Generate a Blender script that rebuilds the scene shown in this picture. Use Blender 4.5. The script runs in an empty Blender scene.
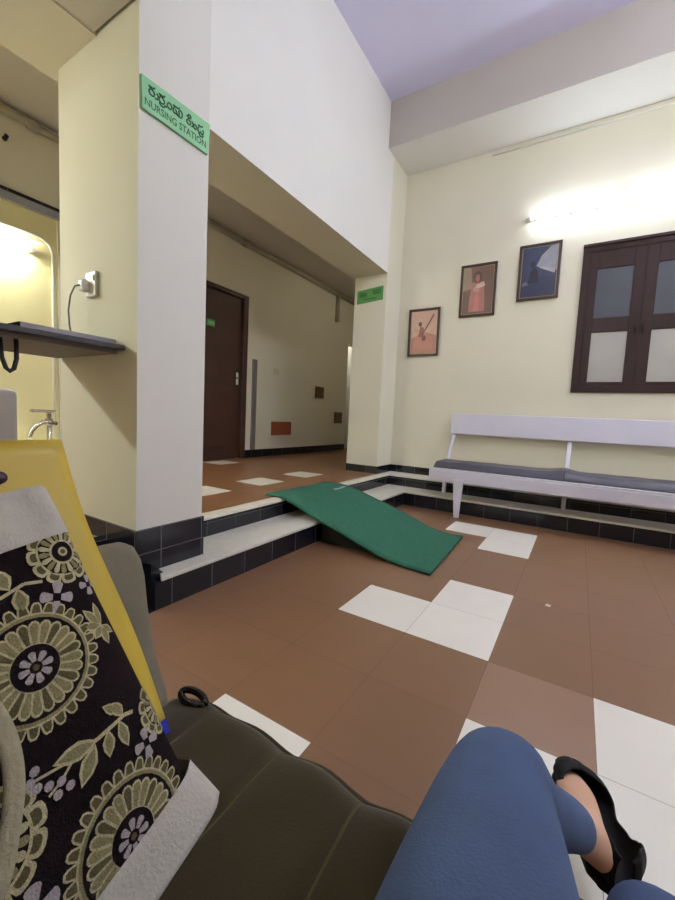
import bpy, bmesh, math, random
from mathutils import Vector, Matrix
random.seed(7)
PI = math.pi
sc = bpy.context.scene
COL = sc.collection
S = 0.75                       # floor tiles are 30 cm: one design unit is 0.75 m

def lin(c):
    return tuple(((v/255.0)/12.92 if v/255.0 <= 0.04045 else ((v/255.0+0.055)/1.055)**2.4) for v in c)

# ------------------------------------------------------------------ camera
F_PX, YAW, PITCH, ROLL, CAM_H = 392.79, -0.547994, -0.0833494, 0.04838, 1.06
cy, sy, cp, sp = math.cos(YAW), math.sin(YAW), math.cos(PITCH), math.sin(PITCH)
fwd = Vector((sy*cp, cy*cp, sp)); right = Vector((cy, -sy, 0)); up = right.cross(fwd)
cr, sr = math.cos(ROLL), math.sin(ROLL)
r2 = cr*right + sr*up; u2 = -sr*right + cr*up
cam_d = bpy.data.cameras.new('camera'); cam = bpy.data.objects.new('camera', cam_d); COL.objects.link(cam)
cam_d.sensor_fit = 'VERTICAL'; cam_d.sensor_height = 24.0; cam_d.lens = 24.0*F_PX/900.0
cam_d.clip_start = 0.02
M3 = Matrix((r2, u2, -fwd)).transposed()
cam.matrix_world = Matrix.Translation((0, 0, CAM_H*S)) @ M3.to_4x4()
sc.camera = cam

# ------------------------------------------------------------------ view, world, lamp strengths
sc.view_settings.view_transform = 'Standard'
sc.view_settings.look = 'None'
sc.view_settings.gamma = 1.0
sc.view_settings.use_curve_mapping = False
sc.view_settings.exposure = 0.38
sc.cycles.use_denoising = True
sc.cycles.max_bounces = 10
sc.cycles.diffuse_bounces = 6
w = bpy.data.worlds.new('night'); sc.world = w; w.use_nodes = True
w.node_tree.nodes['Background'].inputs[0].default_value = (0.02, 0.022, 0.03, 1)
w.node_tree.nodes['Background'].inputs[1].default_value = 0.3
TUBE_BENCH = 17.0
FILL_BEAM = 110.0
FILL_HIGH = 120.0
FILL_GALLERY = 90.0
TUBE_ALCOVE = 85.0
FILL_ALCOVE_REAR = 165.0
TUBE_NOOK = 16.0
FILL_CORRIDOR = 10.0

# ------------------------------------------------------------------ materials
def nodes_of(name):
    m = bpy.data.materials.new(name); m.use_nodes = True
    nt = m.node_tree; b = nt.nodes['Principled BSDF']
    return m, nt, b

def mat(name, rgb, rough=0.6, metal=0.0, var=0.06, scale=6.0, bump=0.0, bscale=60.0, spec=0.5, coat=0.0, sheen=0.0):
    m, nt, b = nodes_of(name)
    N, L = nt.nodes, nt.links
    tc = N.new('ShaderNodeTexCoord'); nz = N.new('ShaderNodeTexNoise')
    nz.inputs['Scale'].default_value = scale; nz.inputs['Detail'].default_value = 4
    L.new(tc.outputs['Object'], nz.inputs['Vector'])
    rp = N.new('ShaderNodeValToRGB'); c = lin(rgb)
    rp.color_ramp.elements[0].position = 0.3; rp.color_ramp.elements[1].position = 0.7
    rp.color_ramp.elements[0].color = tuple(v*(1-var) for v in c)+(1,)
    rp.color_ramp.elements[1].color = tuple(min(1, v*(1+var)) for v in c)+(1,)
    L.new(nz.outputs['Fac'], rp.inputs['Fac']); L.new(rp.outputs['Color'], b.inputs['Base Color'])
    b.inputs['Roughness'].default_value = rough; b.inputs['Metallic'].default_value = metal
    b.inputs['Specular IOR Level'].default_value = spec
    b.inputs['Coat Weight'].default_value = coat
    if sheen: b.inputs['Sheen Weight'].default_value = sheen
    if bump:
        n2 = N.new('ShaderNodeTexNoise'); n2.inputs['Scale'].default_value = bscale; n2.inputs['Detail'].default_value = 3
        L.new(tc.outputs['Object'], n2.inputs['Vector'])
        bp = N.new('ShaderNodeBump'); bp.inputs['Strength'].default_value = bump; bp.inputs['Distance'].default_value = 0.004
        L.new(n2.outputs['Fac'], bp.inputs['Height']); L.new(bp.outputs['Normal'], b.inputs['Normal'])
    return m

def emit(name, rgb, strength):
    m, nt, b = nodes_of(name)
    b.inputs['Base Color'].default_value = (*rgb, 1)
    b.inputs['Emission Color'].default_value = (*rgb, 1)
    b.inputs['Emission Strength'].default_value = strength
    return m

def tiles(name, rgb, grout, pitch, off, lw, rough, var=0.05, spec=0.5, axes='xy'):
    """square tiles with grout lines from object coordinates (metres); faces pick the two axes in their plane"""
    m, nt, b = nodes_of(name); N, L = nt.nodes, nt.links
    tc = N.new('ShaderNodeTexCoord'); ge = N.new('ShaderNodeNewGeometry')
    sx = N.new('ShaderNodeSeparateXYZ'); L.new(tc.outputs['Object'], sx.inputs[0])
    sn = N.new('ShaderNodeSeparateXYZ'); L.new(ge.outputs['Normal'], sn.inputs[0])
    def mth(op, a, bb=None, c=None):
        n = N.new('ShaderNodeMath'); n.operation = op
        for i, v in enumerate((a, bb, c)):
            if v is None: continue
            if isinstance(v, (int, float)): n.inputs[i].default_value = v
            else: L.new(v, n.inputs[i])
        return n.outputs[0]
    masks, cells = [], []
    for i, ax in enumerate('XYZ'):
        if not pitch[i]: continue
        t = mth('DIVIDE', mth('SUBTRACT', sx.outputs[ax], off[i]), pitch[i])
        fr = mth('FRACT', t)
        d = mth('MINIMUM', fr, mth('SUBTRACT', 1.0, fr))
        line = mth('LESS_THAN', mth('MULTIPLY', d, pitch[i]), lw)
        inpl = mth('LESS_THAN', mth('ABSOLUTE', sn.outputs[ax]), 0.5)
        masks.append(mth('MULTIPLY', line, inpl)); cells.append(mth('FLOOR', t))
    mk = masks[0]
    for q in masks[1:]: mk = mth('MAXIMUM', mk, q)
    cv = N.new('ShaderNodeCombineXYZ')
    for i, q in enumerate(cells): L.new(q, cv.inputs[i])
    wn = N.new('ShaderNodeTexWhiteNoise'); L.new(cv.outputs[0], wn.inputs['Vector'])
    nz = N.new('ShaderNodeTexNoise'); nz.inputs['Scale'].default_value = 9; nz.inputs['Detail'].default_value = 5
    L.new(tc.outputs['Object'], nz.inputs['Vector'])
    v = mth('ADD', mth('MULTIPLY', wn.outputs['Value'], var), mth('MULTIPLY', nz.outputs['Fac'], 0.10))
    v = mth('ADD', v, 1.0 - var*0.5 - 0.05)
    c = lin(rgb)
    vm = N.new('ShaderNodeVectorMath'); vm.operation = 'SCALE'; vm.inputs[0].default_value = c
    L.new(v, vm.inputs['Scale'])
    mx = N.new('ShaderNodeMix'); mx.data_type = 'RGBA'
    L.new(mk, mx.inputs['Factor']); L.new(vm.outputs[0], mx.inputs['A']); mx.inputs['B'].default_value = lin(grout)+(1,)
    L.new(mx.outputs['Result'], b.inputs['Base Color'])
    rr = mth('MULTIPLY_ADD', mk, 0.4, rough); L.new(rr, b.inputs['Roughness'])
    b.inputs['Specular IOR Level'].default_value = spec
    return m

CREAM = (224, 220, 203)
M_wall = mat('cream wall paint', CREAM, 0.75, var=0.025, scale=1.5, bump=0.08, bscale=90)
M_bench_wall = mat('bench wall paint', (226, 220, 200), 0.7, var=0.025, scale=1.5, bump=0.08, bscale=90)
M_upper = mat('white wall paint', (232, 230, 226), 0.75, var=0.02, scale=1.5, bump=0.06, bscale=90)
M_pillar = mat('pale grey wall paint', (220, 217, 212), 0.7, var=0.02, scale=1.5, bump=0.06, bscale=90)
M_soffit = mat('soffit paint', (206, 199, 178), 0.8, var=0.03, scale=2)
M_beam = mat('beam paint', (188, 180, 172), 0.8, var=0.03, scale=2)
M_ceiling = mat('white ceiling with painted cool cast', (224, 221, 250), 0.85, var=0.02, scale=2)  # white ceiling; lilac cast of the cool light is put into its colour
M_corr_ceil = mat('grey white ceiling paint', (196, 190, 180), 0.85, var=0.02, scale=2)
M_yellow_wall = mat('yellow wall paint', (236, 226, 176), 0.6, var=0.02, scale=2)
PX, PY = 0.397*S, 0.407*S
OX, OY = -0.26*S, 1.0*S
M_brown = tiles('brown floor tile', (122, 89, 65), (112, 81, 59), (PX, PY, 0), (OX, OY, 0), 0.0008, 0.34, var=0.07)
M_taupe = tiles('taupe floor tile', (142, 110, 90), (112, 84, 66), (PX, PY, 0), (OX, OY, 0), 0.0008, 0.30, var=0.03)
M_white_tile = tiles('white floor tile', (226, 220, 212), (150, 142, 134), (PX, PY, 0), (OX, OY, 0), 0.0008, 0.30, var=0.03)
CX_, CY_ = 0.375*S, 0.395*S
COX, COY = -2.770*S, 3.045*S
M_brown_c = tiles('brown corridor tile', (134, 94, 64), (116, 82, 58), (CX_, CY_, 0), (COX, COY, 0), 0.0008, 0.30, var=0.07)
M_white_c = tiles('white corridor tile', (230, 224, 210), (150, 142, 134), (CX_, CY_, 0), (COX, COY, 0), 0.0008, 0.30, var=0.03)
M_black_tile = tiles('black glazed tile', (24, 25, 34), (86, 86, 92), (0.274*S, 0.274*S, 0.5), (-1.94*S, 1.315*S, -0.3), 0.0016, 0.16, var=0.2)
M_plinth = tiles('black glazed plinth tile', (24, 25, 36), (96, 96, 102), (0.274*S, 0.274*S, 0.132*S), (-1.94*S, 1.325*S, 0.147*S), 0.0018, 0.15, var=0.2)
M_tread = mat('pale grey stone tread', (206, 202, 192), 0.4, var=0.06, scale=25)
M_nose = mat('white stone nosing', (222, 214, 198), 0.4, var=0.05, scale=25)
M_dark_wood = mat('dark brown door wood', (66, 42, 34), 0.42, var=0.15, scale=5)
M_window_wood = mat('dark brown window wood', (52, 34, 34), 0.6, var=0.12, scale=8, spec=.25)
M_white_paint = mat('white enamel paint', (214, 210, 224), 0.35, var=0.02, scale=5)
M_grey_vinyl = mat('dark grey vinyl', (74, 72, 84), 0.42, var=0.08, scale=12, bump=0.15, bscale=120)
M_green_carpet = mat('green carpet', (54, 101, 83), 0.95, var=0.10, scale=40, bump=0.6, bscale=420, spec=0.1)
M_dark_rubber = mat('dark underside', (22, 26, 26), 0.8)
M_sign_green = mat('pale green sign board', (134, 196, 146), 0.45, var=0.04, scale=10)
M_sign_ink = mat('dark green lettering', (38, 88, 52), 0.5, var=0.03)
M_jamb_green = mat('mid green sign board', (84, 148, 76), 0.5, var=0.08, scale=14)
M_pvc = mat('white plastic', (232, 230, 222), 0.35, var=0.02)
M_pipe = mat('painted conduit', (168, 158, 140), 0.5, var=0.04)
M_grey_metal = mat('grey metal', (128, 124, 118), 0.45, metal=0.3)
M_chrome = mat('chrome', (200, 196, 186), 0.16, metal=1.0)
M_black_plastic = mat('black cable rubber', (20, 20, 22), 0.45)
M_counter = mat('dark grey granite', (62, 60, 68), 0.28, var=0.25, scale=60)
M_counter_lip = mat('pale grey laminate', (150, 146, 156), 0.35, var=0.05)
M_counter_under = mat('grey underside laminate', (128, 122, 116), 0.6, var=0.04)
M_box_grey = mat('pale lilac grey plastic', (190, 188, 204), 0.45, var=0.02)
M_red = mat('rust red panel paint', (150, 76, 52), 0.55, var=0.08, scale=14)
M_brown_panel = mat('brown panel varnish', (96, 68, 42), 0.5, var=0.08, scale=14)
M_frame_wood = mat('dark brown frame moulding', (62, 40, 30), 0.4, var=0.12, scale=20)
M_mount = mat('pale gilt slip', (176, 158, 138), 0.5)
M_olive = mat('olive green velvet', (53, 43, 16), 0.85, var=0.16, scale=7, bump=0.14, bscale=260, spec=0.25, sheen=0.25)
M_olive_dark = mat('dark olive piping', (52, 44, 22), 0.85, var=0.1, scale=20)
M_olive_seam = mat('pale olive seam', (84, 76, 44), 0.9, var=0.1, scale=20)
M_taupe_fabric = mat('taupe grey fabric', (122, 114, 98), 0.9, var=0.07, scale=30, bump=0.3, bscale=240)
M_yellow_bag = mat('mustard yellow plastic', (206, 177, 66), 0.42, var=0.05, scale=5)
M_blue_print = mat('royal blue print', (34, 44, 168), 0.45, var=0.04)
M_plum = mat('dark plum grommet', (48, 26, 44), 0.4)
M_tap_dark = mat('near black tapestry', (30, 20, 24), 0.95, var=0.25, scale=120, bump=0.5, bscale=500, spec=0.15)
M_tap_cream = mat('cream embroidery thread', (196, 184, 148), 0.95, var=0.12, scale=160, bump=0.6, bscale=500, spec=0.15)
M_tap_olive = mat('khaki embroidery thread', (148, 138, 102), 0.95, var=0.14, scale=160, bump=0.6, bscale=500, spec=0.15)
M_tap_shade = mat('olive embroidery thread', (98, 90, 62), 0.95, var=0.14, scale=160, bump=0.6, bscale=500, spec=0.15)
M_tap_lilac = mat('lilac embroidery thread', (178, 166, 170), 0.95, var=0.1, scale=160, bump=0.6, bscale=500, spec=0.15)
M_canvas = mat('light grey canvas', (200, 194, 186), 0.9, var=0.06, scale=30, bump=0.4, bscale=260, spec=0.2)
M_strap = mat('grey taupe webbing', (168, 158, 134), 0.9, var=0.08, scale=60, bump=0.4, bscale=300)
M_denim = mat('blue denim', (80, 97, 134), 0.85, var=0.10, scale=14, bump=0.35, bscale=420, spec=0.2)
M_skin = mat('skin', (206, 164, 138), 0.5, var=0.05, scale=12)
M_shoe = mat('black suede', (14, 12, 16), 0.75, var=0.1, scale=40, spec=0.3)
M_shoe_in = mat('shoe lining', (24, 18, 18), 0.8)
M_gloss_black = mat('glossy black', (12, 12, 14), 0.12)

# ------------------------------------------------------------------ mesh helpers (design units in, metres out)
class MB:
    def __init__(self): self.bm = bmesh.new(); self.mats = []; self.smooth = False
    def slot(self, m):
        if m not in self.mats: self.mats.append(m)
        return self.mats.index(m)
    def face(self, pts, m, smooth=False):
        vs = [self.bm.verts.new(p) for p in pts]
        f = self.bm.faces.new(vs); f.material_index = self.slot(m); f.smooth = smooth; return f
    def box(self, x0, x1, y0, y1, z0, z1, m, bevel=0.0, seg=2):
        t = bmesh.new()
        bmesh.ops.create_cube(t, size=1)
        for v in t.verts:
            v.co = ((x0+x1)/2+v.co.x*(x1-x0), (y0+y1)/2+v.co.y*(y1-y0), (z0+z1)/2+v.co.z*(z1-z0))
        if bevel: bmesh.ops.bevel(t, geom=t.edges[:], offset=bevel, segments=seg, profile=0.5, affect='EDGES')
        self.merge(t, m); return self
    def merge(self, t, m, smooth=False, mtx=None):
        i = self.slot(m); mp = {}
        for v in t.verts: mp[v] = self.bm.verts.new(mtx @ v.co if mtx else v.co)
        for f in t.faces:
            try: nf = self.bm.faces.new([mp[v] for v in f.verts])
            except ValueError: continue
            nf.material_index = i; nf.smooth = smooth
        t.free()
    def prism(self, pts, vec, m, bevel=0.0):
        """solid from a planar polygon swept along vec"""
        t = bmesh.new(); vec = Vector(vec)
        a = [t.verts.new(p) for p in pts]; b = [t.verts.new(Vector(p)+vec) for p in pts]
        t.faces.new(a[::-1]); t.faces.new(b)
        for i in range(len(pts)):
            j = (i+1) % len(pts); t.faces.new((a[i], a[j], b[j], b[i]))
        bmesh.ops.recalc_face_normals(t, faces=t.faces[:])
        if bevel: bmesh.ops.bevel(t, geom=t.edges[:], offset=bevel, segments=2, profile=0.5, affect='EDGES')
        self.merge(t, m); return self
    def tube(self, path, r, m, n=12, caps=True, flat=None):
        """round (or flat = (width, thickness)) sweep along a polyline"""
        P = [Vector(p) for p in path]; t = bmesh.new(); rings = []
        prev = None
        for i, p in enumerate(P):
            d = (P[min(i+1, len(P)-1)]-P[max(i-1, 0)]).normalized()
            if prev is None:
                a = Vector((0, 0, 1)) if abs(d.z) < 0.9 else Vector((1, 0, 0))
                nrm = d.cross(a).normalized()
            else:
                nrm = (prev - d*prev.dot(d)).normalized()
            prev = nrm; bi = d.cross(nrm)
            rad = r[i] if isinstance(r, (list, tuple)) else r
            rings.append([t.verts.new(p+(nrm*math.cos(k*2*PI/n)+bi*math.sin(k*2*PI/n))*rad) for k in range(n)])
        for a, b in zip(rings, rings[1:]):
            for k in range(n): t.faces.new((a[k], a[(k+1) % n], b[(k+1) % n], b[k]))
        if caps: t.faces.new(rings[0][::-1]); t.faces.new(rings[-1])
        bmesh.ops.recalc_face_normals(t, faces=t.faces[:])
        self.merge(t, m, smooth=True); return self
    def grid(self, fn, nu, nv, m, smooth=True, flip=False):
        t = bmesh.new()
        V = [[t.verts.new(fn(i/nu, j/nv)) for j in range(nv+1)] for i in range(nu+1)]
        for i in range(nu):
            for j in range(nv):
                q = (V[i][j], V[i+1][j], V[i+1][j+1], V[i][j+1])
                t.faces.new(q[::-1] if flip else q)
        self.merge(t, m, smooth=smooth); return self
    def build(self, name, parent=None, base=None, fix=True):
        if fix: bmesh.ops.recalc_face_normals(self.bm, faces=self.bm.faces[:])
        me = bpy.data.meshes.new(name)
        off = Vector((0, 0, 0))
        q = parent
        while q is not None: off += q.location; q = q.parent
        if base is not None: off += Vector(base)*S
        for v in self.bm.verts: v.co = v.co*S - off
        self.bm.to_mesh(me); self.bm.free()
        for m in self.mats: me.materials.append(m)
        o = bpy.data.objects.new(name, me); COL.objects.link(o)
        if parent: o.parent = parent
        if base is not None: o.location = Vector(base)*S
        return o

def struct(name, mb):
    o = mb.build(name); o['kind'] = 'structure'; return o
def tag(o, label, cat, group=None):
    o['label'] = label; o['category'] = cat
    if group: o['group'] = group
    return o
def thing(name, label, cat, loc, group=None):
    o = bpy.data.objects.new(name, None); COL.objects.link(o)
    o.location = Vector(loc)*S; o.empty_display_size = 0.05
    return tag(o, label, cat, group)

# ------------------------------------------------------------------ setting
XF, XR, YB, YW = -2.32, 3.6, -1.3, 5.31       # upper facade, right wall, rear wall, bench wall
ZC, ZS = 4.98, 2.98                            # hall ceiling, underside of beams and gallery slab
XC, ZP = -4.70, 0.31                           # corridor wall, platform height
# hall floor, tile by tile
mb = MB(); white = set()
def cell(x, y): return (math.floor((x+0.26)/0.397), math.floor((y-1.0)/0.407))
for x, y in ((-.85, 2.0), (-.45, 2.0), (-.45, 2.4), (-.45, 3.6), (-.45, 4.0), (-.85, 4.05), (.33, 1.6),
             (-.06, 1.2), (.33, 1.2), (.73, 1.2), (-.85, .8), (1.5, 2.9), (1.9, 2.9)):
    white.add(cell(x, y))
taupe = {cell(-.06, 1.6)}
xs = sorted({-1.815, XR} | {-0.26+0.397*k for k in range(-10, 12) if -1.815 < -0.26+0.397*k < XR})
ys = sorted({YB, 4.63} | {1.0+0.407*k for k in range(-8, 12) if YB < 1.0+0.407*k < 4.63})
for x0, x1 in zip(xs, xs[1:]):
    for y0, y1 in zip(ys, ys[1:]):
        c = cell((x0+x1)/2, (y0+y1)/2)
        m = M_white_tile if c in white else M_taupe if c in taupe else M_brown
        mb.face([(x0, y0, 0), (x1, y0, 0), (x1, y1, 0), (x0, y1, 0)], m)
struct('floor', mb)
# corridor floor on the platform
mb = MB(); whitec = set()
def ccell(x, y): return (math.floor((x+2.770)/0.375), math.floor((y-3.045)/0.395))
for x, y in ((-2.95, 3.24), (-2.95, 4.03), (-2.95, 2.45), (-4.45, 4.03)): whitec.add(ccell(x, y))
xs = sorted({-5.6, -2.30} | {-2.770+0.375*k for k in range(-9, 4) if -5.6 < -2.770+0.375*k < -2.30})
ys = sorted({YB, 8.6} | {3.045+0.395*k for k in range(-14, 20) if YB < 3.045+0.395*k < 8.6})
for x0, x1 in zip(xs, xs[1:]):
    for y0, y1 in zip(ys, ys[1:]):
        m = M_white_c if ccell((x0+x1)/2, (y0+y1)/2) in whitec else M_brown_c
        mb.face([(x0, y0, ZP), (x1, y0, ZP), (x1, y1, ZP), (x0, y1, ZP)], m)
struct('floor_corridor', mb)
# steps: lower tread and riser run along the platform and turn along the bench wall
mb = MB()
mb.box(-1.835, -1.815, 1.215, 4.65, 0, 0.150, M_black_tile)                      # lower riser
mb.box(-1.835, XR, 4.63, 4.65, 0, 0.150, M_black_tile)
mb.box(-1.93, -1.835, 1.215, 1.235, 0, 0.150, M_black_tile)
mb.prism([(-1.932, 1.20, .15), (-1.932, 1.30, .15), (-1.932, 1.20, .240)], (.07, .02, -.0), M_black_tile)
struct('step_riser_lower', mb)
mb = MB()
mb.prism([(-2.19, 1.62, .150), (-1.93, 1.62, .150), (-1.93, 1.31, .150), (-1.808, 1.245, .150), (-1.808, 4.98, .150), (-2.19, 4.98, .150)], (0, 0, .022), M_tread, bevel=0.004)
mb.box(-1.808, XR, 4.622, 4.98, 0.150, 0.172, M_tread, bevel=0.006)
struct('step_tread_lower', mb)
mb = MB()
mb.box(-2.21, -2.19, YB, 4.98, 0.172, 0.29, M_black_tile)
mb.box(-2.21, XR, 4.98, 5.0, 0.172, 0.29, M_black_tile)
mb.box(-2.21, -2.19, YB, 1.21, 0.0, 0.172, M_black_tile)
struct('step_riser_upper', mb)
mb = MB()
mb.box(-2.30, -2.182, 1.62, 5.0, 0.29, 0.312, M_nose, bevel=0.005)
mb.box(-2.30, -2.19, YB, 1.19, 0.29, 0.312, M_black_tile)
mb.box(-2.30, XR, 4.972, 5.30, 0.29, 0.311, M_tread, bevel=0.004)
struct('step_tread_upper', mb)
# walls
mb = MB(); mb.box(-2.46, XR+.1, YW, YW+.14, 0.3, ZC, M_bench_wall); struct('wall_back', mb)
mb = MB(); mb.box(XR, XR+.12, YB, YW, 0, ZC, M_wall); struct('wall_right', mb)
mb = MB(); mb.box(XC-.3, XR+.12, YB-.12, YB, 0, ZC, M_wall); struct('wall_front', mb)
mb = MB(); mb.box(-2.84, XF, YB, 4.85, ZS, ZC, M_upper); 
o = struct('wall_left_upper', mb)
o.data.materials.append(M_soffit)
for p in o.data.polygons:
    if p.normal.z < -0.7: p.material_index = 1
mb = MB(); mb.box(-2.80, XF, 4.85, YW, 0.3, ZC, M_wall)
struct('wall_left_pier', mb)
mb = MB(); mb.box(-2.735, -1.94, 1.185, 1.606, 0.40, ZC, M_pillar)
o = struct('pillar', mb)
# the side of the pillar is painted cream, its front pale grey
o.data.materials.append(M_wall)
for p in o.data.polygons:
    if abs(p.normal.y) > 0.7: p.material_index = 1
mb = MB(); mb.box(-2.742, -1.930, 1.178, 1.618, 0.0, 0.412, M_plinth, bevel=0.004); struct('baseboard_pillar', mb)
mb = MB(); mb.box(-2.80, -2.312, 4.842, 5.30, ZP, 0.412, M_black_tile)
mb.box(-2.312, XR, 5.298, 5.312, ZP, 0.412, M_black_tile); struct('baseboard_back', mb)
# ceiling, beam over the bench wall, gallery slab over the sofa
mb = MB(); mb.box(-2.9, XR+.12, YB, YW+.1, ZC, ZC+.1, M_ceiling); struct('ceiling', mb)
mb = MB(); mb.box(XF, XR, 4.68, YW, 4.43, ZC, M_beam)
o = struct('beam', mb); o.data.materials.append(M_upper)  # whiter underside paints in the light of the tube below
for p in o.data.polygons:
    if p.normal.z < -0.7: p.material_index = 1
mb = MB(); mb.tube([(-1.2, 5.30, 4.37), (XR, 5.30, 4.37)], 0.010, M_pvc, n=8)
o = struct('trim_2', mb)
mb = MB(); mb.box(XF, XR, YB, 1.17, ZS+.004, 3.3, M_corr_ceil); struct('ceiling_gallery', mb)
mb = MB(); mb.box(XF, XR, 1.12, 1.22, 3.3, 4.2, M_upper); struct('wall_gallery', mb)
# corridor shell
mb = MB()
mb.box(XC-.12, XC, 2.02, 3.42, ZP-.1, 3.76, M_wall)
mb.box(XC-.12, XC, 3.42, 4.74, 2.92, 3.76, M_wall)
mb.box(XC-.12, XC, 4.74, 7.96, ZP-.1, 3.76, M_wall)
mb.box(XC-.12, XC, 7.96, 8.3, 2.74, 3.76, M_wall)
mb.box(XC-.9, XC-.12, 7.72, 7.84, ZP-.1, 3.0, M_wall)
mb.box(XC-1.0, XC-.9, 7.72, 8.5, ZP-.1, 3.0, M_upper)
mb.box(XC-.9, XC-.12, 8.3, 8.42, ZP-.1, 3.0, M_upper)
mb.box(XC-.9, XC-.12, 7.84, 8.3, 3.0, 3.1, M_upper)
mb.box(XC-.12, XC, YB, 2.02, 2.93, 3.76, M_wall)
struct('wall_corridor', mb)
mb = MB(); mb.box(XC-.12, -1.9, 8.3, 8.42, ZP-.1, 3.76, M_upper); struct('wall_corridor_end', mb)
mb = MB(); mb.box(-2.46, -2.34, YW+.14, 8.3, ZP-.1, 3.76, M_wall); struct('wall_corridor_right', mb)
mb = MB(); mb.box(-5.2, -2.82, YB, 8.42, 3.75, 3.85, M_corr_ceil); struct('ceiling_corridor', mb)
mb = MB(); mb.box(XC, XC+.02, 4.74, 7.96, ZP, 0.44, M_black_tile)
mb.box(XC, XC+.02, 2.02, 3.42, ZP, 0.44, M_black_tile); struct('baseboard_corridor', mb)
# yellow wash alcove on the far left
mb = MB()
mb.box(XC-.12, XC-.03, YB, 2.02, ZP-.1, 2.93, M_yellow_wall)
struct('wall_alcove', mb)
M_lintel = mat('blue grey lintel paint', (160, 160, 172), 0.5)
mb = MB(); mb.box(XC-.01, XC+.05, YB, 2.04, 2.985, 3.012, M_black_tile); mb.box(XC-.01, XC+.035, YB, 2.04, 2.915, 2.985, M_lintel)
struct('trim_1', mb)

# ------------------------------------------------------------------ door in the corridor
mb = MB()
mb.box(XC-.10, XC+.015, 4.64, 4.735, ZP, 2.91, M_dark_wood, bevel=.006)
mb.box(XC-.10, XC+.015, 3.42, 3.50, ZP, 2.91, M_dark_wood, bevel=.006)
mb.box(XC-.10, XC+.015, 3.50, 4.64, 2.85, 2.91, M_dark_wood, bevel=.006)
door = struct('door_1', mb)
mb = MB(); mb.box(XC-.07, XC-.03, 3.50, 4.64, ZP+.005, 2.85, M_dark_wood, bevel=.004)
for z0, z1 in ((.5, 1.35), (1.5, 2.68)):
    mb.box(XC-.032, XC-.022, 3.66, 4.46, z0, z1, M_dark_wood, bevel=.004)
leaf = mb.build('door_leaf', door)
mb = MB(); mb.box(XC-.03, XC-.015, 4.535, 4.575, 1.50, 1.69, M_pvc, bevel=.004)
mb.tube([(XC-.015, 4.555, 1.60), (XC+.03, 4.555, 1.60), (XC+.035, 4.48, 1.60)], .011, M_chrome, n=8)
mb.build('door_handle', leaf)
mb = MB(); mb.box(XC-.022, XC-.012, 3.93, 4.075, 2.30, 2.395, M_jamb_green)
for y0, y1 in ((3.955, 3.965), (3.98, 4.01), (4.025, 4.05)):
    mb.box(XC-.012, XC-.0105, y0, y1, 2.325, 2.37, M_sign_green)
mb.build('door_sign', leaf)

# ------------------------------------------------------------------ window above the bench
win = MB()
WX0, WX1, WZ0, WZ1 = -.126, 1.03, 1.475, 3.09
for b in ((WX0, WX1, WZ1-.075, WZ1), (WX0, WX1, WZ0, WZ0+.07), (WX0, WX0+.075, WZ0+.07, WZ1-.075), (WX1-.075, WX1, WZ0+.07, WZ1-.075)):
    win.box(b[0], b[1], YW-.03, YW+.06, b[2], b[3], M_window_wood, bevel=.006)
win.box(WX0-.004, WX1+.004, YW-.05, YW, WZ1-.02, WZ1+.012, M_window_wood, bevel=.004)
win.box(WX0+.07, WX1-.07, YW-.003, YW-.001, WZ0+.06, WZ1-.06, M_dark_rubber)
wo = struct('window_1', win)
def pane_mat(name, rgb, rough):
    m = mat(name, rgb, rough, var=.10, scale=3, spec=0.35); return m
M_pane_top = pane_mat('dark frosted pane', (58, 60, 70), .42)
M_pane_low = pane_mat('frosted pane with painted backlight', (172, 168, 162), .42)  # glow from behind the lower panes painted as a paler colour
for (sx0, sx1) in ((-.051, .452), (.452, .955)):
    mb = MB(); px0, px1 = sx0+.075, sx1-.10
    if sx0 > 0: px0, px1 = sx0+.105, sx1-.075
    y0, y1 = YW-.022, YW-.004
    mb.box(sx0, px0, y0, y1, 1.545, 3.015, M_window_wood, bevel=.003); mb.box(px1, sx1, y0, y1, 1.545, 3.015, M_window_wood, bevel=.003)
    for z0, z1 in ((1.545, 1.592), (2.135, 2.292), (2.825, 3.015)):
        mb.box(px0, px1, y0, y1, z0, z1, M_window_wood, bevel=.003)
    sash = mb.build('sash', wo)
    for z0, z1, mm in ((1.592, 2.135, M_pane_low), (2.292, 2.825, M_pane_top)):
        p = MB().box(px0, px1, YW-.012, YW-.008, z0, z1, mm).build('window_pane', sash)
    MB().tube([(sx1-.03 if sx0 < 0 else sx0+.03, y0, 2.2), (sx1-.03 if sx0 < 0 else sx0+.03, y0-.02, 2.2), (sx1-.03 if sx0 < 0 else sx0+.03, y0-.022, 2.1)], .007, M_window_wood, n=8).build('window_catch', sash)

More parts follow.
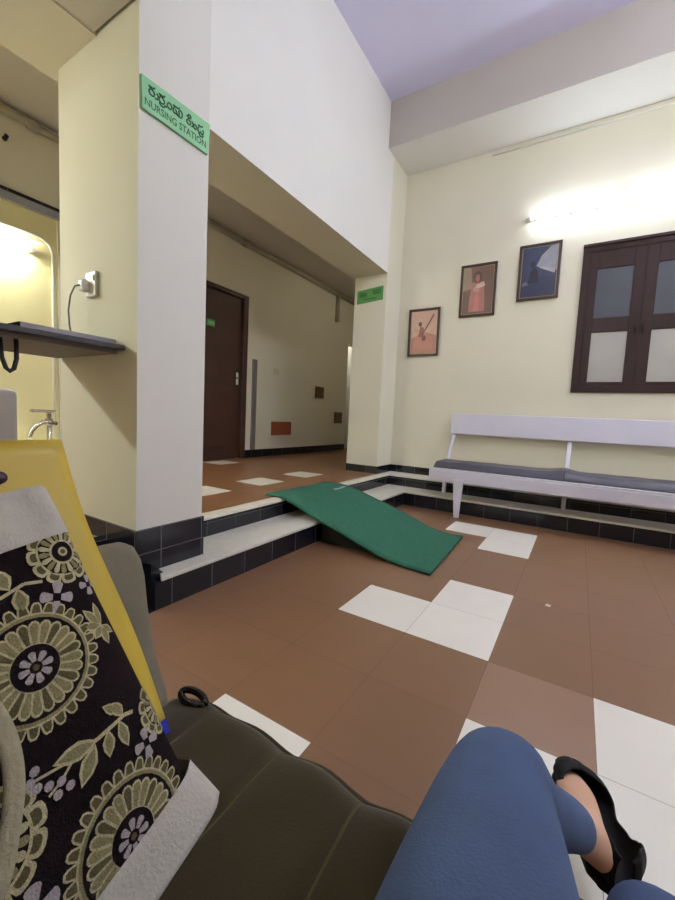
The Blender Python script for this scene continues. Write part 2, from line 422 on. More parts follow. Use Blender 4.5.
# ------------------------------------------------------------------ tube lights
def tube_light(a, b, nrm, strength, rgb, label, drop=.085, hood=False):
    a, b, nrm = Vector(a), Vector(b), Vector(nrm)
    d = (b-a).normalized(); side = d.cross(nrm).normalized()
    t = thing('tube_light', label, 'light', a)
    mb = MB(); h = .018
    c0, c1 = a, b
    pts = [c0-side*h, c0+side*h, c0+side*h*.7+nrm*.045, c0-side*h*.7+nrm*.045]
    mb.prism(pts, b-a, M_pvc); mb.build('batten', t)
    mb = MB(); mb.tube([a+d*.05+nrm*drop, b-d*.05+nrm*drop], .024, emit('fluorescent glow', rgb, strength), n=12); mb.build('lamp_tube', t)
    if hood:
        up_ = Vector((0, 0, 1)); o_ = nrm*drop
        mb = MB(); mb.prism([a+o_-nrm*.032+up_*.055, a+o_+nrm*.16+up_*.035, a+o_+nrm*.16+up_*.042, a+o_-nrm*.032+up_*.062], b-a, M_pvc); mb.build('added_baffle', t)  # added plate that keeps the tube's light off the corridor ceiling
    for p, q in ((a, d), (b, -d)):
        mb = MB(); mb.prism([p-side*.02+nrm*.0, p+side*.02+nrm*.0, p+side*.02+nrm*(drop+.024), p-side*.02+nrm*(drop+.024)], q*.05, M_pvc)
        mb.build('lamp_holder', t)
    return t
COOL = (0.80, 0.89, 1.0)
t = tube_light((-.74, YW, 3.50), (.90, YW, 3.50), (0, -1, 0), TUBE_BENCH, COOL, 'glowing white tube light high on the wall above the window')
mb = MB(); mb.tube([(.10, 5.302, 3.53), (.12, 5.29, 3.59), (.17, 5.285, 3.625), (.22, 5.29, 3.63), (.25, 5.302, 3.62)], .008, M_pipe, n=8)
mb.build('supply_wire', t)
tube_light((1.75, YW, 3.50), (3.39, YW, 3.50), (0, -1, 0), TUBE_BENCH*1.15, COOL, 'added unseen fill tube on the bench wall, right of the window')  # out of view, added to brighten the facade, pillar and left floor
tube_light((XR, 3.1, 4.5), (XR, 1.5, 4.5), (-1, 0, 0), FILL_HIGH, (0.83, 0.89, 0.97), 'added unseen fill tube high on the right hand wall of the hall')  # unseen lamp added to lift the upper facade and ceiling
tube_light((1.1, 4.68, 4.62), (2.7, 4.68, 4.62), (0, -1, 0), FILL_BEAM, (0.83, 0.89, 0.97), 'added unseen fill tube on the ceiling beam, right of the window')  # unseen lamp added to light ceiling and facade but not the bench wall
tube_light((-.1, 1.22, 3.75), (1.5, 1.22, 3.75), (0, 1, 0), FILL_GALLERY, (0.86, 0.91, 0.97), 'added unseen fill tube on the gallery front above the sofa')  # unseen lamp added to light the hall while the sofa stays dim
tube_light((XC-.03, -1.25, 2.53), (XC-.03, .10, 2.53), (1, 0, 0), FILL_ALCOVE_REAR, (0.97, 1.0, 0.95), 'added unseen fill tube on the yellow wall, behind the counter', hood=True)  # unseen lamp added to brighten the pillar side and the jamb
tube_light((XC-.03, .18, 2.53), (XC-.03, 1.80, 2.53), (1, 0, 0), TUBE_ALCOVE, (0.96, 1.0, 0.88), 'bright tube light on the yellow wall at far left', hood=True)
tube_light((-3.0, 6.0, 3.75), (-3.0, 7.4, 3.75), (0, 0, -1), FILL_CORRIDOR, (1.0, 0.92, 0.75), 'added unseen dim fill tube on the corridor ceiling')  # hidden lamp added as weak corridor fill

tube_light((XC-.75, 7.95, 3.0), (XC-.2, 7.95, 3.0), (0, 0, -1), TUBE_NOOK, (1, 1, .94), 'tube light in the bright nook at the far end of the corridor')

# ------------------------------------------------------------------ pictures
def art_a(f):
    f([(0, 0), (1, 0), (1, 1), (0, 1)], (196, 162, 144)); f([(0, 0), (1, 0), (1, .42), (.55, .5), (0, .36)], (172, 122, 108), 1)
    f([(.10, .1), (.9, .08), (.82, .4), (.6, .48), (.3, .46), (.14, .34)], (184, 124, 112), 2)
    f([(.30, .40), (.52, .38), (.50, .62), (.36, .64)], (140, 88, 78), 3)
    f([(.36+.07*math.cos(k*PI/5), .70+.06*math.sin(k*PI/5)) for k in range(10)], (100, 72, 64), 4)
    f([(.40, .42), (.44, .40), (.90, .90), (.86, .93)], (110, 80, 68), 5)
    f([(.52+.09*math.cos(k*PI/5), .36+.07*math.sin(k*PI/5)) for k in range(10)], (120, 66, 50), 6)
    f([(.12, .5), (.3, .52), (.34, .58), (.16, .6)], (190, 146, 126), 7)
def art_b(f):
    f([(0, 0), (1, 0), (1, 1), (0, 1)], (116, 92, 80)); f([(0, .5), (.3, .55), (.24, 1), (0, 1)], (156, 136, 116), 1)
    f([(.70, .5), (1, .55), (1, 1), (.66, .95)], (116, 92, 78), 1)
    f([(.22, .04), (.76, .04), (.74, .4), (.66, .68), (.30, .68), (.24, .36)], (168, 116, 108), 2)
    f([(.40, .05), (.56, .05), (.55, .40), (.42, .40)], (196, 126, 118), 3)
    f([(.48+.15*math.cos(k*PI/6), .78+.13*math.sin(k*PI/6)) for k in range(12)], (80, 60, 56), 4)
    f([(.48+.08*math.cos(k*PI/6), .76+.09*math.sin(k*PI/6)) for k in range(12)], (168, 112, 92), 5)
    f([(.40, .52), (.74, .58), (.70, .68), (.44, .62)], (206, 184, 172), 6)
    f([(.34, .50), (.52, .46), (.58, .52), (.38, .58)], (190, 150, 132), 7)
def art_c(f):
    f([(0, 0), (1, 0), (1, 1), (0, 1)], (58, 62, 88))
    f([(.42, .62), (.55, .82), (.80, .98), (1, 1), (1, .50), (.72, .52)], (150, 152, 162), 1)
    f([(.5, .58), (.95, .44), (.97, .52), (.6, .60)], (168, 166, 172), 2)
    f([(0, 0), (1, 0), (1, .36), (.6, .42), (.35, .34), (0, .30)], (46, 50, 76), 3)
    f([(.20, .28), (.52, .28), (.48, .50), (.36, .62), (.26, .50)], (30, 30, 46), 4)
    f([(.32+.07*math.cos(k*PI/5), .66+.06*math.sin(k*PI/5)) for k in range(10)], (34, 32, 46), 5)
    f([(.04, .22), (.22, .26), (.16, .32), (.05, .30)], (110, 112, 126), 6)
ART = {}
def amat(rgb):
    if rgb not in ART: ART[rgb] = mat('print ink', rgb, .35, var=.08, scale=22)
    return ART[rgb]
def picture(x0, x1, z0, z1, art, label, tilt=.03):
    t = thing('picture_frame', label, 'picture', ((x0+x1)/2, YW, z0), 'framed pictures on the bench wall')
    bw = .030
    def fy(z): return YW - .012 - tilt*(z-z0)/(z1-z0)
    mb = MB()
    for a0, a1, b0, b1 in ((x0, x1, z0, z0+bw), (x0, x1, z1-bw, z1), (x0, x0+bw, z0, z1), (x1-bw, x1, z0, z1)):
        mb.prism([(a0, fy(b0), b0), (a1, fy(b0), b0), (a1, fy(b1), b1), (a0, fy(b1), b1)], (0, -.022, 0), M_frame_wood, bevel=.004)
    mb.build('moulding', t)
    mb = MB(); i0, i1, j0, j1 = x0+bw*.8, x1-bw*.8, z0+bw*.8, z1-bw*.8
    mb.prism([(i0, fy(j0)-.004, j0), (i1, fy(j0)-.004, j0), (i1, fy(j1)-.004, j1), (i0, fy(j1)-.004, j1)], (0, -.004, 0), M_mount)
    mb.build('slip', t)
    mb = MB(); e = .014; i0 += e; i1 -= e; j0 += e; j1 -= e
    def f(pts, rgb, k=0):
        P = []
        for u, v in pts:
            z = j0+(j1-j0)*v; P.append((i0+(i1-i0)*u, fy(z)-.0095-.0004*k, z))
        mb.face(P, amat(rgb))
    art(f); mb.build('print', t, fix=False)
picture(-2.15, -1.713, 1.955, 2.592, art_a, 'lowest framed picture, pinkish print with a dark diagonal line', .02)
picture(-1.47, -1.03, 2.43, 3.076, art_b, 'middle framed picture of a figure in red on the bench wall', .02)
picture(-.787, -.342, 2.563, 3.20, art_c, 'highest framed picture, dark navy night scene nearest the window', .02)

# ------------------------------------------------------------------ signs
def text_mesh(body, size, m, parent, name, origin, xdir, zdir, width=None, off=.004, bold=.0):
    cu = bpy.data.curves.new('lettering', 'FONT'); cu.body = body; cu.size = 1.0; cu.resolution_u = 3; cu.offset = bold
    o = bpy.data.objects.new('lettering', cu); COL.objects.link(o)
    dg = bpy.context.evaluated_depsgraph_get(); dg.update()
    me = bpy.data.meshes.new_from_object(o.evaluated_get(dg))
    COL.objects.unlink(o); bpy.data.objects.remove(o)
    if not me.vertices: return None
    x0 = min(v.co.x for v in me.vertices); x1 = max(v.co.x for v in me.vertices)
    y0 = min(v.co.y for v in me.vertices); y1 = max(v.co.y for v in me.vertices)
    kz = size/(y1-y0); kx = (width/(x1-x0)) if width else kz
    X, Z, O = Vector(xdir), Vector(zdir), Vector(origin); N = X.cross(Z)
    mb = MB(); t = bmesh.new(); t.from_mesh(me)
    for v in t.verts: v.co = O + X*((v.co.x-x0)*kx) + Z*((v.co.y-y0)*kz) + N*off
    mb.merge(t, m)
    return mb.build(name, parent, fix=False)

ns = thing('nursing_station_sign', 'pale green nursing station sign board high on the left pillar', 'sign', (-1.94, 1.40, 2.51))
mb = MB()
mb.prism([(-1.94, 1.195, 2.505), (-1.94, 1.590, 2.508), (-1.94, 1.602, 2.676), (-1.94, 1.190, 2.655)], (.014, 0, 0), M_sign_green, bevel=.002)
mb.build('sign_board', ns)
def arc(cx, cz, rx, rz, a0, a1, n=8): return [(cx+rx*math.cos(math.radians(a0+(a1-a0)*k/n)), cz+rz*math.sin(math.radians(a0+(a1-a0)*k/n))) for k in range(n+1)]
K_SHA = [[(0, .80), (.5, .80), (.62, .86), (.70, 1.02)], [(.10, .62), (.45, .66)] + arc(.36, .30, .32, .30, 80, -250)]
K_SSA = [[(0, .80), (.62, .80), (.74, .86), (.80, 1.02)], arc(.20, .32, .18, .28, 90, 330) + arc(.58, .32, .20, .30, 200, 430), [(.28, .52), (.74, -.04)]]
K_KA = [[(0, .80), (.6, .80)], [(.30, .80), (.30, .52)], arc(.30, .27, .27, .25, 90, 450), arc(.40, .98, .18, .14, -90, 200)]
K_DA = [[(.08, .80), (.5, .80), (.62, .86), (.70, 1.02)], arc(.24, .32, .20, .30, 100, 350) + arc(.62, .32, .20, .30, 190, 420)]
K_U = [arc(.16, .30, .24, .30, 240, 440)]
K_UU = [arc(.12, .30, .20, .30, 240, 370) + arc(.58, .36, .26, .32, 170, -140)]
K_AA = [arc(.12, .40, .24, .38, 120, -140)]
K_EE = [arc(.10, .32, .14, .26, 120, -120)]
K_AM = [arc(.20, .28, .20, .26, 0, 360)]
K_RA = [arc(.2, -.06, .30, .22, 170, 370)]
word = [(K_SHA, 0), (K_U, .70), (K_SHA, 1.15), (K_RA, 1.35), (K_UU, 1.85), (K_SSA, 2.85), (K_AA, 3.65), (K_KA, 4.55), (K_EE, 5.20), (K_AM, 5.50), (K_DA, 6.05), (K_RA, 6.35)]
mb = MB()
for g, x in word:
    for st in g:
        mb.tube([(-1.9255, 1.226+(x+px)*.0478, 2.588+pz*.046) for px, pz in st], .0040, M_sign_ink, n=6)
mb.build('kannada_lettering', ns)
text_mesh('NURSING STATION', .036, M_sign_ink, ns, 'english_lettering', (-1.926, 1.207, 2.526), (0, 1, .02), (0, 0, 1), width=.366, off=.001, bold=.02)

js = thing('jamb_sign', 'small mid green sign board on the cream jamb of the wide opening', 'sign', (-2.56, 4.85, 2.63))
mb = MB(); mb.prism([(-2.755, 4.85, 2.617), (-2.368, 4.85, 2.648), (-2.368, 4.85, 2.826), (-2.755, 4.85, 2.792)], (0, -.012, 0), M_jamb_green, bevel=.002); mb.build('sign_board', js)
M_jamb_dark = mat('dark green print', (56, 118, 56), .5)
mb = MB()
for x0, x1, z0, z1 in ((-2.72, -2.60, 2.70, 2.765), (-2.52, -2.40, 2.725, 2.79), (-2.66, -2.46, 2.665, 2.685)):
    mb.box(x0, x1, 4.8365, 4.838, z0, z1, M_jamb_dark)
mb.build('printed_block', js)

# ------------------------------------------------------------------ socket and charger on the pillar side
sk = thing('wall_socket', 'white wall socket on the side of the left pillar', 'socket', (-2.36, 1.185, 1.66))
mb = MB(); mb.box(-2.405, -2.30, 1.165, 1.185, 1.655, 1.79, M_pvc, bevel=.006); mb.build('socket_plate', sk)
mb = MB()
mb.box(-2.32, -2.31, 1.157, 1.166, 1.735, 1.765, M_pvc, bevel=.002); mb.build('rocker_switch', sk)
ch = thing('charger', 'white plug with a thin grey cord in the pillar socket', 'charger', (-2.38, 1.165, 1.70))
mb = MB(); mb.box(-2.412, -2.356, 1.128, 1.165, 1.680, 1.745, M_pvc, bevel=.012); mb.build('plug', ch)
mb = MB(); mb.tube([(-2.385, 1.13, 1.712), (-2.41, 1.115, 1.705), (-2.45, 1.11, 1.66), (-2.475, 1.11, 1.58), (-2.475, 1.115, 1.50), (-2.46, 1.12, 1.44), (-2.455, 1.12, 1.38)], .0045, M_grey_metal, n=8); mb.build('cord', ch)

# ------------------------------------------------------------------ nursing counter shelf
cs = thing('counter_shelf', 'dark grey nursing counter shelf jutting out from the left pillar', 'counter', (-2.4, 1.18, 1.35))
mb = MB(); mb.box(-2.76, -2.04, -.6, 1.183, 1.352, 1.378, M_counter, bevel=.004); mb.build('counter_slab', cs)
mb = MB(); mb.box(-2.74, -2.10, -.6, 1.17, 1.335, 1.352, M_counter_under); mb.build('underside_panel', cs)
mb = MB(); mb.prism([(-2.12, .76, 1.378), (-2.12, 1.18, 1.378), (-2.12, 1.18, 1.412), (-2.12, .76, 1.412)], (-.03, 0, 0), M_counter_lip, bevel=.004)
mb.prism([(-2.15, .76, 1.378), (-2.12, .76, 1.378), (-2.12, .76, 1.412), (-2.15, .76, 1.412)], (-.55, 0.0, 0), M_counter_lip, bevel=.004); mb.build('raised_edge', cs)
mb = MB()
mb.tube([(-2.16, .700, 1.335), (-2.155, .704, 1.25), (-2.15, .716, 1.205), (-2.15, .730, 1.192), (-2.15, .745, 1.205), (-2.155, .757, 1.25), (-2.16, .758, 1.335)], .0095, M_black_plastic, n=10)
tag(mb.build('cable_loop', base=(-2.15, .73, 1.335)), 'black cable loop hanging under the dark grey counter shelf', 'cable')

gb = thing('appliance_cabinet', 'pale lilac grey cabinet below the counter shelf at far left', 'cabinet', (-3.3, .9, ZP))
mb = MB(); mb.box(-3.75, -3.38, .45, 1.195, ZP+.05, 1.145, M_box_grey, bevel=.04, seg=4); mb.build('housing', gb)
mb = MB(); mb.box(-3.72, -3.42, .5, 1.15, ZP, ZP+.05, M_dark_rubber); mb.build('plinth', gb)

# tap over a wash ledge
lg = thing('wash_ledge', 'pale wash ledge below the chrome tap in the yellow alcove', 'ledge', (-4.8, 1.4, ZP))
MB().box(-4.73, -4.36, .9, 2.0, ZP, .66, M_pvc, bevel=.02).build('ledge_body', lg)
tp = thing('tap', 'chrome swan neck tap with lever handle before the yellow wall', 'tap', (-4.5, 1.835, .66))
mb = MB(); mb.tube([(-4.5, 1.836, .66), (-4.5, 1.836, .70), (-4.5, 1.836, .96)], [.034, .020, .020], M_chrome, n=14); mb.tube([(-4.5, 1.836, .84), (-4.5, 1.836, .905)], .032, M_chrome, n=14); mb.build('tap_body', tp)
mb = MB(); mb.tube([(-4.5, 1.905, .856), (-4.5, 1.84, .878), (-4.5, 1.78, .868), (-4.5, 1.73, .835), (-4.5, 1.69, .785), (-4.5, 1.672, .735), (-4.5, 1.668, .705)], [.018, .02, .02, .02, .02, .02, .022], M_chrome, n=12); mb.build('spout', tp)
mb = MB(); mb.box(-4.525, -4.475, 1.68, 1.89, .965, .995, M_chrome, bevel=.01); mb.build('lever', tp)

# conduits and wall fittings
mb = MB(); mb.tube([(-4.713, .5, 2.70), (-4.713, 1.80, 2.70), (-4.713, 1.88, 2.69), (-4.713, 1.945, 2.65), (-4.713, 1.975, 2.57), (-4.713, 1.975, .7)], .014, M_pvc, n=10)
tag(mb.build('conduit', base=(-4.713, 1.975, .7)), 'white conduit bending down the yellow alcove wall', 'pipe')
pp = thing('ceiling_pipe', 'long painted pipe along the top of the corridor wall', 'pipe', (XC, 3.5, 3.66))
mb = MB(); mb.tube([(XC+.035, YB, 3.68), (XC+.035, 8.28, 3.68)], .034, M_pipe, n=12); mb.build('pipe_run', pp)
mb = MB(); mb.tube([(XC+.035, 7.37, 3.66), (XC+.035, 7.37, 3.12)], .045, M_pipe, n=12); mb.build('pipe_drop', pp)
for y in (1.80, 4.6, 7.37):
    mb = MB(); mb.tube([(XC+.035, y-.045, 3.68), (XC+.035, y+.045, 3.68)], .048, M_pipe, n=12); mb.build('coupling', pp)
mb = MB(); mb.tube([(XC, 1.592, 3.452), (XC+.03, 1.592, 3.452), (XC+.05, 1.592, 3.465)], [.022, .014, .018], M_black_plastic, n=10)
tag(mb.build('wall_hook', base=(XC, 1.592, 3.452)), 'tiny black hook on the wall above the yellow alcove', 'hook')
mb = MB(); mb.box(XC, XC+.03, 4.86, 4.955, .44, 1.95, M_grey_metal, bevel=.004)
tag(mb.build('cable_trunking', base=(XC, 4.9, .44)), 'upright grey trunking strip beside the dark corridor door', 'trunking')
def panel(nm, y0, y1, z0, z1, m, label, cat):
    t = thing(nm, label, cat, (XC, (y0+y1)/2, z0))
    MB().box(XC, XC+.02, y0, y1, z0, z1, m, bevel=.004).build('panel_frame', t)
    MB().box(XC+.02, XC+.026, y0+.03, y1-.03, z0+.03, z1-.03, m, bevel=.002).build('panel_face', t)
panel('wall_panel', 5.378, 5.935, .68, .925, M_red, 'wide rust red panel low on the corridor wall', 'panel')
panel('wall_panel', 6.70, 7.00, 1.44, 1.672, M_brown_panel, 'brown panel on the corridor wall, upper of two', 'panel')
panel('wall_panel', 7.48, 7.80, .92, 1.17, M_brown_panel, 'brown panel on the corridor wall, lower one near its far end', 'panel')
M_faint = mat('faint cream plate', (206, 196, 170), .5)
mb = MB(); mb.box(XC, XC+.012, 5.38, 5.54, 1.765, 1.865, M_faint, bevel=.003)
tag(mb.build('cover_plate', base=(XC, 5.46, 1.765)), 'faint cream cover plate on the corridor wall above the red panel', 'plate')

# ------------------------------------------------------------------ bench
bn = thing('bench', 'long white wooden bench along the wall under the window', 'bench', (0, 4.7, 0))
BX0, BX1 = -1.44, 1.26
mb = MB(); mb.prism([(BX0, 5.175, .918), (BX0, 5.215, .918), (BX0, 5.245, 1.185), (BX0, 5.205, 1.185)], (BX1-BX0, 0, 0), M_white_paint, bevel=.006); mb.build('back_board', bn)
for x in (BX0+.02, -.10, BX1-.06):
    mb = MB(); mb.prism([(x, 4.905, .172), (x, 4.955, .172), (x, 4.99, .50), (x, 5.255, .95), (x, 5.285, 1.17), (x, 5.246, 1.17), (x, 5.217, .92), (x, 4.945, .50)], (.042, 0, 0), M_white_paint, bevel=.004); mb.build('rear_post', bn)
mb = MB(); mb.box(BX0, BX1, 4.415, 4.448, .392, .512, M_white_paint, bevel=.006); mb.build('front_rail', bn)
mb = MB(); mb.box(BX0, BX1, 4.42, 4.94, .512, .535, M_white_paint, bevel=.005); mb.build('seat_board', bn)
for x in (BX0+.005, -.10, BX1-.045):
    mb = MB(); mb.box(x, x+.04, 4.448, 4.93, .43, .512, M_white_paint, bevel=.004); mb.build('cross_rail', bn)
for x in (-1.10, .92):
    mb = MB(); mb.prism([(x-.055, 4.40, .43), (x+.055, 4.40, .43), (x+.028, 4.40, 0), (x-.022, 4.40, 0)], (0, .045, 0), M_white_paint, bevel=.005); mb.build('front_leg', bn)
def pad(x0, x1, label, lift0, lift1):
    left = lift1 > 0
    t = MB()
    def top(a, b):
        e = (a if left else 1-a)*(x1-x0); q = min(b, 1-b)*.47
        r = min(1, e/.014)**.5*min(1, q/.03)**.5
        k = a; h = .072 + lift0*math.exp(-((a)/.06)**2) + lift1*math.exp(-((1-a)/.08)**2) + .004*math.sin(a*31)*math.sin(b*3)
        return (x0+(x1-x0)*a, 4.455+.46*b, .536 + .03*(1-r)*0 + h*max(.12, r))
    t.grid(top, 60, 14, M_grey_vinyl)
    def bot(a, b): return (x0+(x1-x0)*a, 4.455+.46*b, .536)
    t.grid(bot, 60, 14, M_grey_vinyl)
    # sides
    for b in (0, 1):
        t.grid(lambda a, c, b=b: tuple(Vector(bot(a, b)).lerp(Vector(top(a, b)), c)), 60, 1, M_grey_vinyl)
    for a in (0, 1):
        t.grid(lambda b, c, a=a: tuple(Vector(bot(a, b)).lerp(Vector(top(a, b)), c)), 14, 1, M_grey_vinyl)
    bmesh.ops.remove_doubles(t.bm, verts=t.bm.verts[:], dist=1e-5)
    return tag(t.build('seat_pad', base=((x0+x1)/2, 4.68, .536)), label, 'seat pad', 'grey pads on the bench')
pad(-1.405, -.101, 'dark grey vinyl seat pad on the left half of the white bench', 0, .026)
pad(-.100, 1.22, 'dark grey vinyl seat pad on the right half of the white bench', .026, 0)

# ------------------------------------------------------------------ green ramp
prof_l = [(-2.40, .325), (-2.28, .333), (-2.19, .326), (-2.06, .296), (-1.93, .255), (-1.73, .192), (-1.54, .140), (-1.35, .084), (-1.18, .040), (-1.03, .018), (-.90, .012), (-.79, .014)]
prof_r = [(-2.38, .325), (-2.24, .334), (-2.13, .330), (-2.04, .314), (-1.93, .290), (-1.69, .222), (-1.46, .154), (-1.30, .100), (-1.18, .056), (-1.04, .022), (-.93, .014), (-.83, .018)]
def ramp_pt(a, b, dz=0):
    f = a*(len(prof_l)-1); i = min(int(f), len(prof_l)-2); q = f-i
    def ev(p): 
        p0, p1, p2, p3 = p[max(i-1, 0)], p[i], p[i+1], p[min(i+2, len(p)-1)]
        return [0.5*((2*p1[k])+(-p0[k]+p2[k])*q+(2*p0[k]-5*p1[k]+4*p2[k]-p3[k])*q*q+(-p0[k]+3*p1[k]-3*p2[k]+p3[k])*q**3) for k in (0, 1)]
    l, r = ev(prof_l), ev(prof_r)
    yl = 2.70 - .10*a; yr = 3.66 - .01*a
    x = l[0]+(r[0]-l[0])*b; z = l[1]+(r[1]-l[1])*b; y = yl+(yr-yl)*b
    z += .007*math.sin(b*PI)*math.sin(a*PI)
    return Vector((x, y, max(z, .012)+dz))
rp = thing('ramp', 'green carpeted ramp sloping from the corridor step to the brown floor', 'ramp', (-1.6, 3.15, 0))
t = MB()
def rtop(a, b): return ramp_pt(a, b, .006)
def rbot(a, b): return ramp_pt(a, b, -.0105)
t.grid(rtop, 66, 16, M_green_carpet); t.grid(rbot, 66, 16, M_dark_rubber)
for b in (0, 1): t.grid(lambda a, c, b=b: rbot(a, b).lerp(rtop(a, b), c), 66, 1, M_green_carpet)
for a in (0, 1): t.grid(lambda b, c, a=a: rbot(a, b).lerp(rtop(a, b), c), 16, 1, M_green_carpet)
bmesh.ops.remove_doubles(t.bm, verts=t.bm.verts[:], dist=1e-5)
carpet = t.build('carpet_top', rp)
M_scuff = mat('pale scuff on the carpet', (150, 164, 158), .95, var=.2, scale=60)
mb = MB()
for a0, a1, b0, b1 in ((.235, .262, .70, .93),):
    mb.grid(lambda p, q: ramp_pt(a0+(a1-a0)*(p+.25*math.sin(q*5)), b0+(b1-b0)*q, .0085), 4, 12, M_scuff)
o = mb.build('scuff_mark', carpet); o['label'] = 'pale scuff near the top edge'
mb = MB()
for y in (2.74, 3.14, 3.54):
    mb = MB(); mb.prism([(-1.79, y, .155), (-1.30, y, .055), (-1.14, y, 0), (-1.79, y, 0)], (0, .05, 0), M_dark_rubber); mb.build('support_wedge', rp)

mb = MB(); mb.prism([(-.085, 2.60, 0), (-.060, 2.595, 0), (-.055, 2.615, 0), (-.078, 2.622, 0)], (0, 0, .005), M_pvc)
tag(mb.build('paper_scrap', base=(-.07, 2.61, 0)), 'tiny white scrap lying on the brown floor', 'scrap')

# ------------------------------------------------------------------ sofa
sf = thing('sofa', 'olive green velvet sofa in the foreground with a taupe arm', 'sofa', (0, 0, 0))
ZSEAT = .45
SX0, SX1, SY0, SY1 = -.715, 1.15, -.62, .578
def pillow(a, b):
    x = SX0+(SX1-SX0)*a; y = SY0+(SY1-SY0)*b
    ph = ((x+.60)/.172) % 1.0
    hump = .0065*(abs(math.sin(ph*PI))**.5)
    d = SY1-y; fr = 1-math.exp(-(d/.022)**1.2) if d < .3 else 1
    e = x-SX0; er = 1-math.exp(-(e/.035)**1.2) if e < .2 else 1
    wr = .006*math.sin(x*37+y*9)*math.sin(y*21+x*4)*math.exp(-(d/.22)**2)
    z = ZSEAT-.010 + hump*min(1, d/.04+.3) + wr - .050*(1-fr) - .022*(1-er)
    yy = y + (.003*math.sin(ph*PI) if d < .02 else 0)
    return Vector((x, yy, z))
mb = MB(); mb.grid(pillow, 150, 70, M_olive)
mb.grid(lambda a, c: pillow(a, 1).lerp(Vector((SX0+(SX1-SX0)*a, SY1-.02, .22)), c), 150, 6, M_olive)
mb.grid(lambda b, c: pillow(0, b).lerp(Vector((SX0, SY0+(SY1-SY0)*b, .22)), c), 70, 4, M_olive)
mb.grid(lambda b, c: pillow(1, b).lerp(Vector((SX1, SY0+(SY1-SY0)*b, .22)), c), 70, 4, M_olive)
bmesh.ops.remove_doubles(mb.bm, verts=mb.bm.verts[:], dist=1e-5)
seat = mb.build('seat_cushion', sf)
mb = MB(); mb.tube([pillow(k/90, 1)+Vector((0, .004, -.004)) for k in range(91)], .010, M_olive_dark, n=8); mb.build('piping', seat)
for k in range(0, 10):
    x = -.60+.172*k
    a = (x-SX0)/(SX1-SX0)
    if not 0 < a < 1: continue
    mb = MB()
    mb.tube([pillow(a, b/40)+Vector((.012*math.sin(b*.19+k), 0, .001)) for b in range(4, 40)], .0035, M_olive_seam, n=6); mb.build('seam', seat)
mb = MB(); mb.box(SX0+.01, SX1-.01, SY0, SY1-.04, .07, .26, M_olive, bevel=.015); mb.build('base', sf)
for x in (SX0+.06, SX1-.06):
    for y in (SY0+.06, SY1-.12):
        MB().tube([(x, y, .08), (x, y, 0)], [.03, .022], M_gloss_black, n=10).build('leg', sf)
# flared arm: section in x-z swept along y
def arm(side):
    mb = MB()
    sec = [(-.695, .40), (-.712, .46), (-.757, .53), (-.792, .63), (-.806, .70), (-.822, .735), (-.845, .752), (-.88, .752), (-.91, .735), (-.925, .70), (-.91, .55), (-.88, .30), (-.86, .08), (-.715, .08), (-.705, .25)]
    if side > 0: sec = [(SX1+(-.715-x) if False else SX1+SX0-x, z) for x, z in sec]
    yy = [SY0, .30, .46, .495, .508, .513]
    ins = [0, 0, 0, .002, .008, .018]
    cx = sum(p[0] for p in sec)/len(sec); cz = .45
    t = bmesh.new(); rings = []
    for y, k in zip(yy, ins):
        ring = []
        for x, z in sec:
            d = Vector((cx-x, 0, cz-z)); L = d.length
            ring.append(t.verts.new(Vector((x, y, z))+d*(k/L if L else 0)))
        rings.append(ring)
    n = len(sec)
    for a, b in zip(rings, rings[1:]):
        for k in range(n): t.faces.new((a[k], a[(k+1) % n], b[(k+1) % n], b[k]))
    t.faces.new(rings[0][::-1]); t.faces.new(rings[-1])
    bmesh.ops.recalc_face_normals(t, faces=t.faces[:])
    mb.merge(t, M_taupe_fabric, smooth=True)
    o = mb.build('armrest', sf); o['label'] = 'taupe grey flared armrest'
    return o
arm(-1); arm(1)
mb = MB(); mb.box(SX0, SX1, SY0-.14, SY0, .08, .98, M_olive, bevel=.05, seg=4); mb.build('backrest', sf)
mb = MB()
mb.tube([(-.660+.036*math.cos(k*PI/10), .533+.013*math.sin(k*PI/10), .442+.004*math.sin(k*PI/10)) for k in range(21)], .0075, M_gloss_black, n=10)
o = mb.build('corner_handle', sf); o['label'] = 'glossy black ring at the seat corner'

# ------------------------------------------------------------------ bags on the sofa
TB = Vector((-.455, .41, .455)); TT = Vector((-.70, .289, .933))
ev = (TT-TB).normalized(); eu = Vector((.03, -1, 0)); eu = (eu-ev*eu.dot(ev)).normalized()
tn = eu.cross(ev)
if tn.x < 0: tn = -tn
def tote(u, v, off=0.0):
    bulge = .018*math.sin(PI*min(max(v/.55, 0), 1))*min(1, max(0, u)/.08)
    edge = -.030*math.exp(-max(u, 0)/.012) 
    u2 = u + .014*max(0, 1-v/.5)
    return TB + eu*u2 + ev*v + tn*(bulge+edge+off)
tg = thing('tote_bag', 'black tapestry tote bag with cream flowers and grey canvas borders', 'bag', (-.55, .2, ZSEAT))
UW = .46
# body: front skin, back, sides
mb = MB()
def thick(v): return .115 - .075*min(1, max(0, v)/.5)
def bodyf(a, b): return tote(a*UW, -.0+b*.50)
def bodyb(a, b):
    v = b*.50
    return TB + eu*(a*UW+.014*max(0, 1-v/.5)) + ev*v - tn*thick(v)
mb.grid(bodyf, 60, 30, M_tap_dark); mb.grid(bodyb, 60, 30, M_tap_dark)
for a in (0, 1): mb.grid(lambda b, c, a=a: bodyf(a, b).lerp(bodyb(a, b), c), 30, 6, M_tap_dark)
for b in (0, 1): mb.grid(lambda a, c, b=b: bodyf(a, b).lerp(bodyb(a, b), c), 60, 6, M_tap_dark)
bmesh.ops.remove_doubles(mb.bm, verts=mb.bm.verts[:], dist=1e-5)
bag = mb.build('tapestry_panel', tg)
